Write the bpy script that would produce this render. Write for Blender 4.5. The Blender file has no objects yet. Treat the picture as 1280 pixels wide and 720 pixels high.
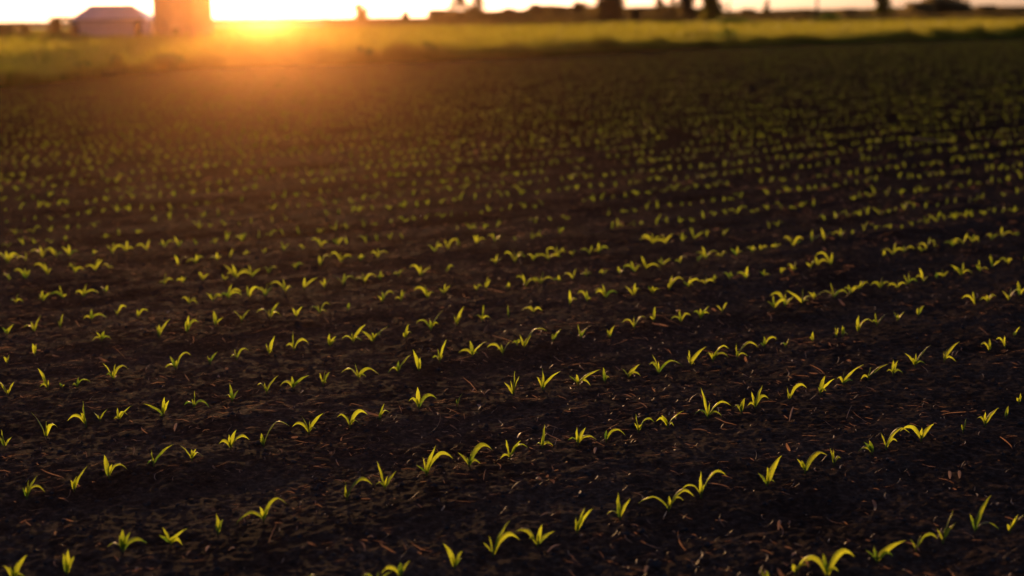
import bpy, math, random
import numpy as np
from mathutils import Vector, Matrix
random.seed(7); rng = np.random.default_rng(11)
S = bpy.context.scene; COL = S.collection
F = 1778.0; HC = 22.0; SL = -0.012; H = 1.7
ROLL = math.atan(SL); PITCH = math.atan((360-HC)/F)
ALPHA = math.radians(54.2)
SUN_AZ = math.radians(-9.6); SUN_EL = math.radians(3.6)

def hor(px): return HC + SL*(px-640)
def ground(px, py, z=0.0):
    """where the sight line through a point of the photograph meets height z"""
    u = (px-640)/F; v = (360-py)/F
    u, v = u*math.cos(ROLL)-v*math.sin(ROLL), u*math.sin(ROLL)+v*math.cos(ROLL)
    d = (u, math.cos(PITCH)+v*math.sin(PITCH), -math.sin(PITCH)+v*math.cos(PITCH))
    t = (z-H)/d[2]
    return d[0]*t, d[1]*t
def project(x, y, z=0.0):
    dz = z-H
    f = y*math.cos(PITCH)-dz*math.sin(PITCH); v = y*math.sin(PITCH)+dz*math.cos(PITCH)
    u, v = x/f, v/f
    u, v = u*math.cos(ROLL)+v*math.sin(ROLL), -u*math.sin(ROLL)+v*math.cos(ROLL)
    return 640+u*F, 360-v*F, f
def far(px, D):               # lateral position of a far thing
    return (px-640)/F*D*math.cos(PITCH)
def zat(px, py, D): return H + D*math.tan(math.atan((360-py+SL*(px-640))/F)-PITCH)

# ---------------------------------------------------------------- nodes
def mat(name):
    m = bpy.data.materials.new(name); m.use_nodes = True
    nt = m.node_tree; nt.nodes.clear()
    return m, nt, nt.nodes.new('ShaderNodeOutputMaterial')
def N(nt, t, **kw):
    n = nt.nodes.new(t)
    for k, v in kw.items():
        if k in n.inputs.keys() if isinstance(k, str) else False: n.inputs[k].default_value = v
        else: setattr(n, k, v)
    return n
def ramp(nt, fac, stops):
    r = nt.nodes.new('ShaderNodeValToRGB'); e = r.color_ramp.elements
    while len(e) < len(stops): e.new(0.5)
    for q, (p, c) in zip(e, stops): q.position = p; q.color = (*c, 1)
    nt.links.new(fac, r.inputs[0]); return r.outputs[0]
def noise(nt, scale, detail=4, rough=0.6, coord='Object', vec=None):
    n = nt.nodes.new('ShaderNodeTexNoise'); n.inputs['Scale'].default_value = scale
    n.inputs['Detail'].default_value = detail; n.inputs['Roughness'].default_value = rough
    if vec is None:
        tc = nt.nodes.new('ShaderNodeTexCoord'); vec = tc.outputs[coord]
    nt.links.new(vec, n.inputs['Vector']); return n.outputs['Fac']

def leaf_mat(name, dark, light, trans, tmix=0.5, scale=30.0, rough=0.5, spec=0.3, rnd=True):
    m, nt, out = mat(name); L = nt.links
    nz = noise(nt, scale)
    if rnd:
        oi = nt.nodes.new('ShaderNodeObjectInfo')
        mx = N(nt, 'ShaderNodeMath', operation='MULTIPLY_ADD'); mx.inputs[1].default_value = 0.35; mx.inputs[2].default_value = -0.17
        L.new(oi.outputs['Random'], mx.inputs[0])
        ad = N(nt, 'ShaderNodeMath', operation='ADD'); L.new(nz, ad.inputs[0]); L.new(mx.outputs[0], ad.inputs[1]); nz = ad.outputs[0]
    c = ramp(nt, nz, [(0.3, dark), (0.7, light)])
    p = nt.nodes.new('ShaderNodeBsdfPrincipled'); L.new(c, p.inputs['Base Color'])
    p.inputs['Roughness'].default_value = rough; p.inputs['Specular IOR Level'].default_value = spec
    t = nt.nodes.new('ShaderNodeBsdfTranslucent')
    tcol = ramp(nt, nz, [(0.3, tuple(v*0.6 for v in trans)), (0.7, trans)]); L.new(tcol, t.inputs['Color'])
    mix = nt.nodes.new('ShaderNodeMixShader'); mix.inputs[0].default_value = tmix
    L.new(p.outputs[0], mix.inputs[1]); L.new(t.outputs[0], mix.inputs[2]); L.new(mix.outputs[0], out.inputs[0])
    return m
def solid_mat(name, a, b, scale, rough=0.8, bump=0.0, bscale=None, spec=0.3, metal=0.0):
    m, nt, out = mat(name); L = nt.links
    c = ramp(nt, noise(nt, scale), [(0.3, a), (0.7, b)])
    p = nt.nodes.new('ShaderNodeBsdfPrincipled'); L.new(c, p.inputs['Base Color'])
    p.inputs['Roughness'].default_value = rough; p.inputs['Specular IOR Level'].default_value = spec
    p.inputs['Metallic'].default_value = metal
    if bump:
        b = nt.nodes.new('ShaderNodeBump'); b.inputs['Strength'].default_value = 1.0; b.inputs['Distance'].default_value = bump
        L.new(noise(nt, bscale or scale*3, 6), b.inputs['Height']); L.new(b.outputs[0], p.inputs['Normal'])
    L.new(p.outputs[0], out.inputs[0]); return m

def corn_mat(name, trans):
    m, nt, out = mat(name); L = nt.links
    tc = nt.nodes.new('ShaderNodeTexCoord'); sp = nt.nodes.new('ShaderNodeSeparateXYZ'); L.new(tc.outputs['Object'], sp.inputs[0])
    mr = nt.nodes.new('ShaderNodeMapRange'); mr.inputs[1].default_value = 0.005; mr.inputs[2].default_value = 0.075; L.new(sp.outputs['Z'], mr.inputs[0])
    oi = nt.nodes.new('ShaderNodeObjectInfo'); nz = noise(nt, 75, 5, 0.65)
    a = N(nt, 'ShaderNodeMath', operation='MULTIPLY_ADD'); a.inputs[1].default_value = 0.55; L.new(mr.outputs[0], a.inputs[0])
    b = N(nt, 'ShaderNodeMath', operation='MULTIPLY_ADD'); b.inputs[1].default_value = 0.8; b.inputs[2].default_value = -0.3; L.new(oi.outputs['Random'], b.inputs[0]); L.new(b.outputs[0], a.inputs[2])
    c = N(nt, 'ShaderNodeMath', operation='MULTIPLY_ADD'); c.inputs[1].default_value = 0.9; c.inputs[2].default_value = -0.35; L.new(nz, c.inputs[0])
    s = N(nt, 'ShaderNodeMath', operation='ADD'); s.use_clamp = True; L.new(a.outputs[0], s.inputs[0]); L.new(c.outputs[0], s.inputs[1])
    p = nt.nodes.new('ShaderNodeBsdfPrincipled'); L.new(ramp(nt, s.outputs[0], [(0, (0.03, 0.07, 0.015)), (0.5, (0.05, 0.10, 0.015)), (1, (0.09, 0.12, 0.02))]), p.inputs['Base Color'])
    p.inputs['Roughness'].default_value = 0.38; p.inputs['Specular IOR Level'].default_value = 0.4
    bp = nt.nodes.new('ShaderNodeBump'); bp.inputs['Distance'].default_value = 0.0012; L.new(noise(nt, 260, 3), bp.inputs['Height']); L.new(bp.outputs[0], p.inputs['Normal'])
    t = nt.nodes.new('ShaderNodeBsdfTranslucent'); L.new(ramp(nt, s.outputs[0], [(0.0, (0.10, 0.22, 0.015)), (0.45, tuple(v*0.62 for v in trans)), (0.9, trans)]), t.inputs['Color'])
    mix = nt.nodes.new('ShaderNodeMixShader'); mix.inputs[0].default_value = 0.66
    L.new(p.outputs[0], mix.inputs[1]); L.new(t.outputs[0], mix.inputs[2]); L.new(mix.outputs[0], out.inputs[0]); return m
M = {}
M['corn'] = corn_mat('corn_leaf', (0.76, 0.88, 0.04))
M['corn_far'] = leaf_mat('corn_leaf_far', (0.035, 0.065, 0.010), (0.06, 0.095, 0.015), (0.42, 0.55, 0.03), 0.6, 3, 0.5, 0.2, rnd=False)
# leaf colours painted darker with distance, imitating dimmer light on the far rows
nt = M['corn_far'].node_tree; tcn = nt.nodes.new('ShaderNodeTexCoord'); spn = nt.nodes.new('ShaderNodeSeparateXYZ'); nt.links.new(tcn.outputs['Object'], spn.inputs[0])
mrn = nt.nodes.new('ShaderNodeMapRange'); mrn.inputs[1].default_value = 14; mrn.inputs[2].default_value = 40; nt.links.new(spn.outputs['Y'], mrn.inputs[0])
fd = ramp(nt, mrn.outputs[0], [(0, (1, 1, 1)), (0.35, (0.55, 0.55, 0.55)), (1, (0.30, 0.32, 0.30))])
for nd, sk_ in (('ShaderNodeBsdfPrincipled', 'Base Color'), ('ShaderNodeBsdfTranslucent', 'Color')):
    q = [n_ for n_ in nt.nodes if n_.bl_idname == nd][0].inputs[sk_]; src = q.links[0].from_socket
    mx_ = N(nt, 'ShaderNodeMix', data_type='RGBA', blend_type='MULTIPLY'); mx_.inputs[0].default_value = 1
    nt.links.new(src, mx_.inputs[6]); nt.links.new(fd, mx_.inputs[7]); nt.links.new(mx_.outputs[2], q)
M['stem'] = leaf_mat('corn_stem', (0.05, 0.08, 0.02), (0.10, 0.12, 0.03), (0.20, 0.30, 0.02), 0.35, 60, 0.45)
M['straw'] = leaf_mat('straw', (0.06, 0.038, 0.024), (0.36, 0.23, 0.14), (0.70, 0.36, 0.15), 0.5, 9, 0.55, 0.3, rnd=False)
M['chip'] = leaf_mat('dry_husk', (0.30, 0.23, 0.15), (0.50, 0.42, 0.30), (0.50, 0.30, 0.14), 0.4, 40, 0.5)
M['grass'] = leaf_mat('tall_grass_blades', (0.016, 0.035, 0.008), (0.04, 0.075, 0.014), (0.62, 0.58, 0.05), 0.56, 0.7, 0.5, 0.15, rnd=False)
M['weed'] = leaf_mat('weed_leaves', (0.04, 0.08, 0.015), (0.08, 0.12, 0.02), (0.24, 0.34, 0.03), 0.5, 2, 0.5, 0.2)
M['tree'] = leaf_mat('tree_foliage', (0.07, 0.062, 0.030), (0.12, 0.10, 0.05), (0.60, 0.44, 0.11), 0.45, 0.6, 0.6, 0.1)
M['treelit'] = leaf_mat('sunlit_tree_foliage', (0.04, 0.06, 0.012), (0.08, 0.11, 0.02), (0.40, 0.36, 0.03), 0.5, 0.6, 0.6, 0.1)  # sunlit copy of the foliage, the sun put into its greener colour
M['bark'] = solid_mat('bark', (0.03, 0.022, 0.016), (0.07, 0.05, 0.035), 4, 0.9, 0.02, 12)
M['clod'] = solid_mat('clod', (0.02, 0.014, 0.011), (0.06, 0.042, 0.03), 40, 0.9, 0.004, 120)

# soil
m, nt, out = mat('dark_soil'); L = nt.links
big = noise(nt, 1.6, 5, 0.65); fine = noise(nt, 38, 8, 0.72)
c1 = ramp(nt, fine, [(0.32, (0.036, 0.018, 0.010)), (0.52, (0.098, 0.053, 0.030)), (0.72, (0.25, 0.138, 0.078))])
c2 = ramp(nt, big, [(0.35, (0.55, 0.5, 0.5)), (0.65, (1.15, 1.1, 1.1))])
mm = N(nt, 'ShaderNodeMix', data_type='RGBA', blend_type='MULTIPLY'); mm.inputs[0].default_value = 1
# soil colour dimmed towards the far end to imitate the weak light there
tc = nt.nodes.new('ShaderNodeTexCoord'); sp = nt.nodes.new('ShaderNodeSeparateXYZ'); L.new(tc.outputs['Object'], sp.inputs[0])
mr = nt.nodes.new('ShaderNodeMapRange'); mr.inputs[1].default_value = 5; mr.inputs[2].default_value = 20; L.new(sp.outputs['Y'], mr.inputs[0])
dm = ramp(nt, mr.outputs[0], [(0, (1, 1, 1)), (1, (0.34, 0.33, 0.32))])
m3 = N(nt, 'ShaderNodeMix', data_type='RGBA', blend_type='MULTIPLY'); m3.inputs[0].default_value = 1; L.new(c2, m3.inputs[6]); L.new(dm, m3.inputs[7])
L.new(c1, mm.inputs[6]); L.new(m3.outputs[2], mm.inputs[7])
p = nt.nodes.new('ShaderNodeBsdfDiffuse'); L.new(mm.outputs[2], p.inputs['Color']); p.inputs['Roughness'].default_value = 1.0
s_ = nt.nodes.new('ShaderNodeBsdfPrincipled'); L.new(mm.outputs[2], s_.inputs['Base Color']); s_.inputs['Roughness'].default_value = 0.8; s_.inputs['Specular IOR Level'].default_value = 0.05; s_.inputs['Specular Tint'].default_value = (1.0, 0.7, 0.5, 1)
bp = nt.nodes.new('ShaderNodeBump'); bp.inputs['Strength'].default_value = 1.0; bp.inputs['Distance'].default_value = 0.009
L.new(noise(nt, 70, 8, 0.75), bp.inputs['Height'])
for q_ in (p, s_): L.new(bp.outputs[0], q_.inputs['Normal'])
mxs = nt.nodes.new('ShaderNodeMixShader'); L.new(p.outputs[0], mxs.inputs[1]); L.new(s_.outputs[0], mxs.inputs[2])
gloss_mix = N(nt, 'ShaderNodeMapRange'); gloss_mix.inputs[1].default_value = 6; gloss_mix.inputs[2].default_value = 24; gloss_mix.inputs[3].default_value = 0.24; gloss_mix.inputs[4].default_value = 0.10  # share of the glossy layer, falling with distance
L.new(sp.outputs['Y'], gloss_mix.inputs[0]); L.new(gloss_mix.outputs[0], mxs.inputs[0]); L.new(mxs.outputs[0], out.inputs[0])
M['soil'] = m

M['turf'] = solid_mat('turf', (0.018, 0.03, 0.008), (0.04, 0.06, 0.014), 0.4, 0.95, 0.05, 3, 0.05)
M['farfield'] = solid_mat('far_field', (0.07, 0.05, 0.032), (0.12, 0.09, 0.05), 0.02, 0.95, 0, None, 0.05)

# ---------------------------------------------------------------- helpers
def link(o, parent=None):
    COL.objects.link(o)
    if parent is not None: o.parent = parent
    return o
def tag(o, label=None, cat=None, group=None, kind=None):
    if label: o['label'] = label
    if cat: o['category'] = cat
    if group: o['group'] = group
    if kind: o['kind'] = kind
    return o
def fastmesh(name, V, Q, material, smooth=True):
    V = np.asarray(V, np.float32); Q = np.asarray(Q, np.int32)
    me = bpy.data.meshes.new(name); k = Q.shape[1]
    me.vertices.add(len(V)); me.vertices.foreach_set('co', V.ravel())
    me.loops.add(Q.size); me.loops.foreach_set('vertex_index', Q.ravel())
    me.polygons.add(len(Q)); me.polygons.foreach_set('loop_start', np.arange(len(Q), dtype=np.int32)*k)
    me.polygons.foreach_set('loop_total', np.full(len(Q), k, np.int32))
    me.update(calc_edges=True); me.validate()
    if smooth: me.polygons.foreach_set('use_smooth', np.ones(len(me.polygons), bool))
    me.materials.append(material); return me
def obj(name, me, parent=None, loc=None):
    o = bpy.data.objects.new(name, me)
    if loc is not None: o.location = loc
    return link(o, parent)
def thing(name, loc, label, cat, group=None):
    o = bpy.data.objects.new(name, None); o.location = loc; o.empty_display_size = 0.05
    link(o); return tag(o, label, cat, group)
class MB:
    def __init__(s): s.v = []; s.f = []
    def box(s, c, h, rz=0.0):
        b = len(s.v); ca, sa = math.cos(rz), math.sin(rz)
        for z in (-1, 1):
            for x, y in ((-1,-1),(1,-1),(1,1),(-1,1)):
                X, Y = x*h[0], y*h[1]
                s.v.append((c[0]+X*ca-Y*sa, c[1]+X*sa+Y*ca, c[2]+z*h[2]))
        s.f += [tuple(b+i for i in q) for q in ((3,2,1,0),(4,5,6,7),(0,1,5,4),(1,2,6,5),(2,3,7,6),(3,0,4,7))]
    def tube(s, pts, rad, n=8, cap=True):
        b = len(s.v); P = [Vector(p) for p in pts]
        for i, p in enumerate(P):
            t = (P[min(i+1, len(P)-1)]-P[max(i-1, 0)]).normalized()
            a = t.cross(Vector((0.31, 0.95, 0.05))).normalized(); c = t.cross(a)
            for k in range(n):
                w = 2*math.pi*k/n; s.v.append(tuple(p+(a*math.cos(w)+c*math.sin(w))*rad[i]))
        for i in range(len(P)-1):
            for k in range(n):
                s.f.append((b+i*n+k, b+i*n+(k+1)%n, b+(i+1)*n+(k+1)%n, b+(i+1)*n+k))
        if cap:
            s.f.append(tuple(b+k for k in range(n))[::-1]); s.f.append(tuple(b+(len(P)-1)*n+k for k in range(n)))
    def lathe(s, c, prof, n=48):
        b = len(s.v)
        for r, z in prof:
            for k in range(n):
                w = 2*math.pi*k/n; s.v.append((c[0]+r*math.cos(w), c[1]+r*math.sin(w), c[2]+z))
        for i in range(len(prof)-1):
            for k in range(n):
                s.f.append((b+i*n+k, b+i*n+(k+1)%n, b+(i+1)*n+(k+1)%n, b+(i+1)*n+k))
    def poly(s, pts):
        b = len(s.v); s.v += [tuple(p) for p in pts]; s.f.append(tuple(range(b, b+len(pts))))
    def mesh(s, name, material, smooth=False):
        me = bpy.data.meshes.new(name); me.from_pydata(s.v, [], s.f); me.update()
        if smooth:
            for q in me.polygons: q.use_smooth = True
        me.materials.append(material); return me

# ---------------------------------------------------------------- relief of the field
def vnoise(x, y, seed=0):
    xi = np.floor(x).astype(np.int64); yi = np.floor(y).astype(np.int64); fx = x-xi; fy = y-yi
    def h(a, b):
        n = (a*374761393 + b*668265263 + seed*1274126177) & 0x7fffffff
        n = ((n ^ (n >> 13))*1274126177) & 0x7fffffff
        return ((n ^ (n >> 16)) & 0xffff)/65535.0
    sx = fx*fx*fx*(fx*(fx*6-15)+10); sy = fy*fy*fy*(fy*(fy*6-15)+10)
    return (h(xi, yi)*(1-sx)+h(xi+1, yi)*sx)*(1-sy) + (h(xi, yi+1)*(1-sx)+h(xi+1, yi+1)*sx)*sy
RN = (-math.cos(ALPHA), math.sin(ALPHA)); RD = (math.sin(ALPHA), math.cos(ALPHA))
def height(x, y):
    x = np.asarray(x, float); y = np.asarray(y, float)
    r = np.hypot(x, y)
    wx = x + 0.05*(vnoise(x*5, y*5, 3)-.5); wy = y + 0.05*(vnoise(x*5, y*5, 4)-.5)
    z = 0.016*(vnoise(x*1.3, y*1.3, 1)-.5) + 0.012*(vnoise(wx*3.7, wy*3.7, 2)-.5)
    # tillage marks running along the rows
    q = wx*RN[0]+wy*RN[1]; s = wx*RD[0]+wy*RD[1]
    z += 0.012*(vnoise(q*7, s*1.3, 9)-.5) + 0.034*(vnoise(q*1.5, s*0.45, 19)-.5) + 0.012*(vnoise(q*3.1, s*1.1, 20)-.5)
    # scattered bigger lumps
    c = vnoise(wx*8.5, wy*8.5, 23); z += 0.05*np.clip(c-.80, 0, 1)*vnoise(x*1.7, y*1.7, 24)
    b = np.abs(vnoise(wx*11, wy*11, 5)-.5)*2; z += 0.012*(1-b)*vnoise(x*2.1, y*2.1, 12)
    b2 = np.abs(vnoise(wx*27, wy*27, 6)-.5)*2; z += 0.008*(1-b2)
    near = np.clip((26-r)/14, 0, 1); fr = np.clip((r-9)/17, 0, 1)
    z += fr*(0.010*(vnoise(x*2.9, y*2.9, 14)-.5)+0.016*(vnoise(x*6.5, y*6.5, 15)-.5)+0.020*(vnoise(x*11, y*9, 16)-.5))
    z += near*(0.0045*(vnoise(wx*61, wy*61, 7)-.5) + 0.003*(vnoise(x*130, y*130, 8)-.5)+0.003*(vnoise(wx*43, wy*43, 17)-.5))
    return z - 0.014
HAZE = 0.00082; SUN_E = 3.7; SUN_C = (1.0, 0.50, 0.17); SKY = 0.16; DUST = 2.2; HAZE_C = (1.0, 0.53, 0.24, 1); HAZE_G = 0.942; HAZE_W = 2.1
SKYT = (1.04, 0.90, 1.14, 1); OZ = 2; AIR = 0.6
SUN_EL = math.radians(4.1)

# seedlings read off the photograph: base then leaf tips, in quarter pixels of each crop
OFF={'P1':(0,540),'P2':(320,540),'P3':(640,540),'P4':(960,540),'Q1':(0,380),'Q2':(320,380),'Q3':(640,380),'Q4':(960,380)}
RAW={
'P1':"""65,718 15,640 75,640 140,585 140,700
335,700 325,580 385,590 350,560
615,610 600,520 625,480 735,575 540,575 660,500
855,570 820,470 955,465 915,570 800,510
1090,515 1085,405 1120,430
135,335 145,240 120,270 240,290 195,215
370,300 355,240 385,220 450,165
545,245 530,120 565,170 635,200
770,190 735,190 765,100 875,75
960,160 905,75 960,100 985,95 1020,130
1155,100 1100,65 1150,20 1190,-5 1255,45
25,75 0,10 10,-20 60,20""",
'P2':"""38,455 -90,495 20,380 75,375 165,355
455,340 450,250 590,250 440,290
645,290 608,140 705,195 598,265
852,228 905,68 985,160 803,170
1065,190 1010,120 1080,100 1183,110 1122,180
1270,150 1250,40 1220,150 1325,45 1360,95
722,720 628,680 725,630 772,630
992,682 937,553 1035,580 1030,615
1185,608 1135,540 1275,415 1240,470 1320,525""",
'P3':"""128,565 10,500 85,525 152,440 215,485
325,510 405,368 365,380 320,420 335,480
540,435 530,290 595,330 470,415
783,390 638,368 785,310 905,300 855,332
945,332 945,195 1080,240 850,305
1275,262 1230,195 1275,160 1350,110 1320,250""",
'P4':"""185,208 140,128 165,140 305,128
330,165 325,80 365,130 305,70
520,115 455,105 500,35 480,50
590,90 560,5 645,50 700,0
975,5 990,-70 965,-40
135,718 120,660 260,635 210,680
295,715 270,590 430,610 350,685 180,640
545,640 490,575 525,550 680,510 625,605
740,580 765,490 845,510 710,510
875,540 925,375 930,420 840,460
1035,475 1100,275 1005,380 1165,470
1210,470 1190,420 1280,370 1250,380
765,50 660,0 830,-40 770,-20""",
'Q1':"""35,150 10,110 80,90 40,120
35,300 20,260 50,250
175,265 170,200 185,205
170,135 160,80 210,50 120,110
300,110 320,35 290,70
455,65 460,10 415,70 530,60
585,45 570,10 630,5
690,55 690,10 740,25
795,175 800,110 855,85
935,145 950,55 1000,95 930,85
1080,115 1070,35 1120,70
1208,98 1168,40 1253,35 1195,60
510,200 485,150 530,145 465,205 555,190
565,375 520,285 580,295 535,350 640,325
878,320 850,250 820,320 955,255 885,270
1050,300 1038,255 1090,240
1183,275 1150,265 1175,220 1245,230
240,425 200,310 195,415 215,350
310,415 300,385 325,395
385,425 395,370 365,410 450,400
40,460 0,380 10,400 80,385
230,665 160,540 235,580 300,605
430,615 425,480 410,540 350,575
500,590 470,545 540,530
595,580 590,510 570,570 660,505 645,545
815,560 730,485 830,460 850,480 800,555
970,505 975,420 915,510 1055,500
1160,480 1150,385 1195,420 1130,450""",
'Q2':"""70,80 0,55 120,0 65,40 130,65
200,75 185,25 240,15 205,40
320,55 265,35 310,10 375,10 355,50
460,45 468,0
65,250 50,190 100,150 85,235
190,232 190,130 270,190 150,212
370,205 370,135 400,155 400,170 360,160
485,185 430,160 480,125 555,85 530,172
585,180 525,122 585,130 670,90 625,145
745,160 765,85 780,135 735,130
875,130 800,90 870,70 938,28 912,95
1003,105 990,50 1042,10 1030,50
1130,85 1090,65 1140,0 1175,72
1265,70 1260,0 1255,40
52,450 5,410 115,358 45,390
185,420 115,412 180,355 272,345 218,380
335,395 320,325 372,320 355,380 350,310
512,370 422,348 495,285 618,340 550,358
712,338 660,335 715,275 780,238
815,328 787,215 822,260 810,310
918,298 955,185 880,282 935,262 915,240
1083,270 1012,252 1070,190 1155,190 1112,260
1235,258 1155,215 1225,200 1278,185 1205,235
38,715 20,670 165,620 30,640
265,655 185,610 235,560 345,540 300,630
470,625 408,570 460,565 560,565 518,600
620,595 645,505 668,555 610,580
815,540 765,495 810,425 905,495
1005,525 1035,458 1015,495""",
'Q3':"""5,470 -40,400 15,345 38,375
25,225 0,210 50,195 30,225
60,228 38,158 98,165 175,153 20,200
205,200 202,155 248,133
342,180 328,105 370,135
485,172 475,125 500,155 515,110
612,135 548,105 610,70 670,85
707,105 715,30 688,80
845,95 835,25 790,80 895,65
943,75 985,5 905,45 985,50 940,20
1050,45 1020,5 1075,-10
108,40 45,45 90,5 150,35 120,0
152,445 125,375 153,335 243,350 165,430
330,405 285,355 322,345 440,315 392,405
465,385 455,303 488,360
582,355 548,305 643,288 645,350
735,330 698,228 685,285 852,288
893,290 883,205 975,195 875,240 912,278
1005,268 968,232 1045,185 1085,205 1083,245
1125,255 1120,175 1225,188 1178,240
1260,205 1260,145 1325,165 1240,180
980,565 940,400 918,545 1095,500 1045,545
1145,540 1110,510 1165,460 1150,480
1215,515 1250,395 1195,430 1285,470 1175,500
632,645 618,550 610,595 715,605 650,600
778,615 745,545 858,528 720,580 810,608
150,715 165,595 205,705 120,700
330,710 325,615 370,620 425,690 280,690
470,692 473,632 567,655""",
'Q4':"""90,200 105,155 60,185
222,180 225,125 205,160
340,155 335,90 350,100
375,150 370,90 400,140 380,100
450,125 450,35 520,75 440,80
545,100 530,25 600,40 520,80
650,80 620,25 680,30 650,40
750,55 745,10 780,0
105,480 95,410 190,415 125,450
260,460 285,360 330,375 290,440
375,400 470,290 345,370 430,390
500,380 460,385 510,310 590,285
625,350 625,270 680,345 595,330 650,275
735,310 680,235 800,190 780,290 720,260
880,290 890,220 955,185 935,300
1105,240 1105,170 1060,205
1185,220 1180,160 1140,180
1230,170 1255,115 1240,140
1085,605 1045,565 1145,505 1085,530
1190,555 1200,490 1190,520
1255,490 1260,430 1240,455"""}
# ---------------------------------------------------------------- camera
cam = bpy.data.cameras.new('camera'); co = bpy.data.objects.new('camera', cam); link(co)
X = Vector((1,0,0)); U = Vector((0, math.sin(PITCH), math.cos(PITCH))); Fw = Vector((0, math.cos(PITCH), -math.sin(PITCH)))
cr = X*math.cos(ROLL)+U*math.sin(ROLL); cu = -X*math.sin(ROLL)+U*math.cos(ROLL)
mw = Matrix((cr, cu, -Fw)).transposed().to_4x4(); mw.translation = Vector((0,0,H)); co.matrix_world = mw
cam.sensor_width = 36; cam.lens = 36*F/1280; cam.clip_end = 20000; cam.clip_start = 0.05
cam.dof.use_dof = True; cam.dof.focus_distance = 6.0; cam.dof.aperture_fstop = 1.45
S.camera = co

# ---------------------------------------------------------------- field (one sheet, finer near the viewer)
bx = [(-260, 118), (0, 110), (150, 93), (230, 86), (427, 80), (640, 71), (854, 60), (1280, 46), (1700, 36)]
BORD = [(-60.0, 8.0), (-34.0, 24.0)] + [ground(a, b) for a, b in bx[1:]] + [(130.0, 150.0)]
BORD = sorted(BORD)
BXs = np.array([p[0] for p in BORD]); BYs = np.array([p[1] for p in BORD])
def edge_y(x): return np.interp(x, BXs, BYs)

na = 760
ang = np.radians(np.linspace(-34, 34, na)); rr = np.concatenate([2.3*np.exp(np.linspace(0, math.log(24/2.3), 1400, endpoint=False)), 24*np.exp(np.linspace(0, math.log(175/24), 750))]); nr = len(rr)
A, R = np.meshgrid(ang, rr); GX = R*np.sin(A); GY = R*np.cos(A); GZ = height(GX, GY)
V = np.stack([GX, GY, GZ], -1).reshape(-1, 3)
i = np.arange(nr-1)[:, None]*na+np.arange(na-1)[None, :]
Q = np.stack([i, i+1, i+1+na, i+na], -1).reshape(-1, 4)
tag(obj('soil', fastmesh('soil', V, Q, M['soil'])), kind='structure')
mb = MB(); mb.poly([(-9000,-3000,-0.12),(9000,-3000,-0.12),(9000,12000,-0.12),(-9000,12000,-0.12)])
tag(obj('ground', mb.mesh('ground', M['soil'])), kind='structure')

# meadow floor behind the field and farmland beyond
def sheet(name, xs, y0f, y1f, z, material, nx, ny, amp, sc):
    x = np.linspace(xs[0], xs[1], nx); t = np.linspace(0, 1, ny)**1.5
    XX, TT = np.meshgrid(x, t); Y0 = y0f(XX); Y1 = y1f(XX); YY = Y0+(Y1-Y0)*TT
    ZZ = z + amp*(vnoise(XX*sc, YY*sc, 21)-.5)
    ZZ[0, :] = 0.0
    V = np.stack([XX, YY, ZZ], -1).reshape(-1, 3)
    i = np.arange(ny-1)[:, None]*nx+np.arange(nx-1)[None, :]
    Q = np.stack([i, i+1, i+1+nx, i+nx], -1).reshape(-1, 4)
    return tag(obj(name, fastmesh(name, V, Q, material)), kind='structure')
sheet('meadow_ground', (-160, 190), lambda x: edge_y(x)+1.0, lambda x: 0*x+262, 0.16, M['turf'], 500, 260, 0.14, 0.7)
sheet('farmland', (-1600, 2200), lambda x: 0*x+262, lambda x: 0*x+2600, 0.10, M['farfield'], 80, 80, 0.5, 0.004)

# ---------------------------------------------------------------- grass
def blades(x, y, z0, h, w, lean=0.35):
    n = len(x); a = rng.uniform(0, 2*math.pi, n); la = rng.uniform(0, 2*math.pi, n); ll = h*lean*rng.uniform(0.1, 1, n)
    dx, dy = np.cos(a)*w/2, np.sin(a)*w/2; lx, ly = np.cos(la)*ll, np.sin(la)*ll
    P = np.empty((n, 6, 3), np.float32)
    for k, (f, ww) in enumerate(((0, 1), (0.6, 0.75), (1, 0.08))):
        cx, cy, cz = x+lx*f*f, y+ly*f*f, z0+h*f*(1-0.1*f)
        P[:, 2*k] = np.stack([cx-dx*ww, cy-dy*ww, cz], -1); P[:, 2*k+1] = np.stack([cx+dx*ww, cy+dy*ww, cz], -1)
    i = np.arange(n)[:, None]*6
    Q = np.concatenate([i+np.array([[0, 1, 3, 2]]), i+np.array([[2, 3, 5, 4]])])
    return P.reshape(-1, 3), Q
def hvar(x, y): return 0.32+1.25*vnoise(x*0.16, y*0.16, 31)*vnoise(x*0.9, y*0.5, 32)+0.42*vnoise(x*1.4, y*1.2, 33)
def left_low(x, y): return np.interp(x/y, [-0.36, -0.22, -0.12], [0.95, 0.95, 1.0])
def band(n, x0, x1, d0, d1, hh, ww):
    x = rng.uniform(x0, x1, n); d = d0+(d1-d0)*rng.uniform(0, 1, n); y = edge_y(x)+d
    wob = 0.5*(vnoise(x*0.5, y*0.0, 35)-.5)+0.25*(vnoise(x*2.5, y*0, 36)-.5); y = y+wob*(d < 3)
    h = hh*hvar(x, y)*rng.uniform(0.6, 1.15, n)*left_low(x, y)
    h *= np.clip(0.6+d*0.6, 0, 1)
    return blades(x, y, np.zeros(n), h, ww*rng.uniform(0.6, 1.3, n))
parts = [band(130000, -45, 75, -0.1, 2.6, 0.80, 0.026), band(60000, -50, 85, 3, 14, 0.80, 0.04)]
n = 110000; d = rng.uniform(45, 262, n)**1.0; x = rng.uniform(-0.55, 0.55, n)*d; y = d
ok = y > edge_y(x)+10; x, y = x[ok], y[ok]
parts.append(blades(x, y, np.full(len(x), 0.1), (0.70*hvar(x, y)*rng.uniform(0.65, 1.15, len(x))*left_low(x, y)).clip(0.12), 0.05+0.0007*y))
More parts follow.
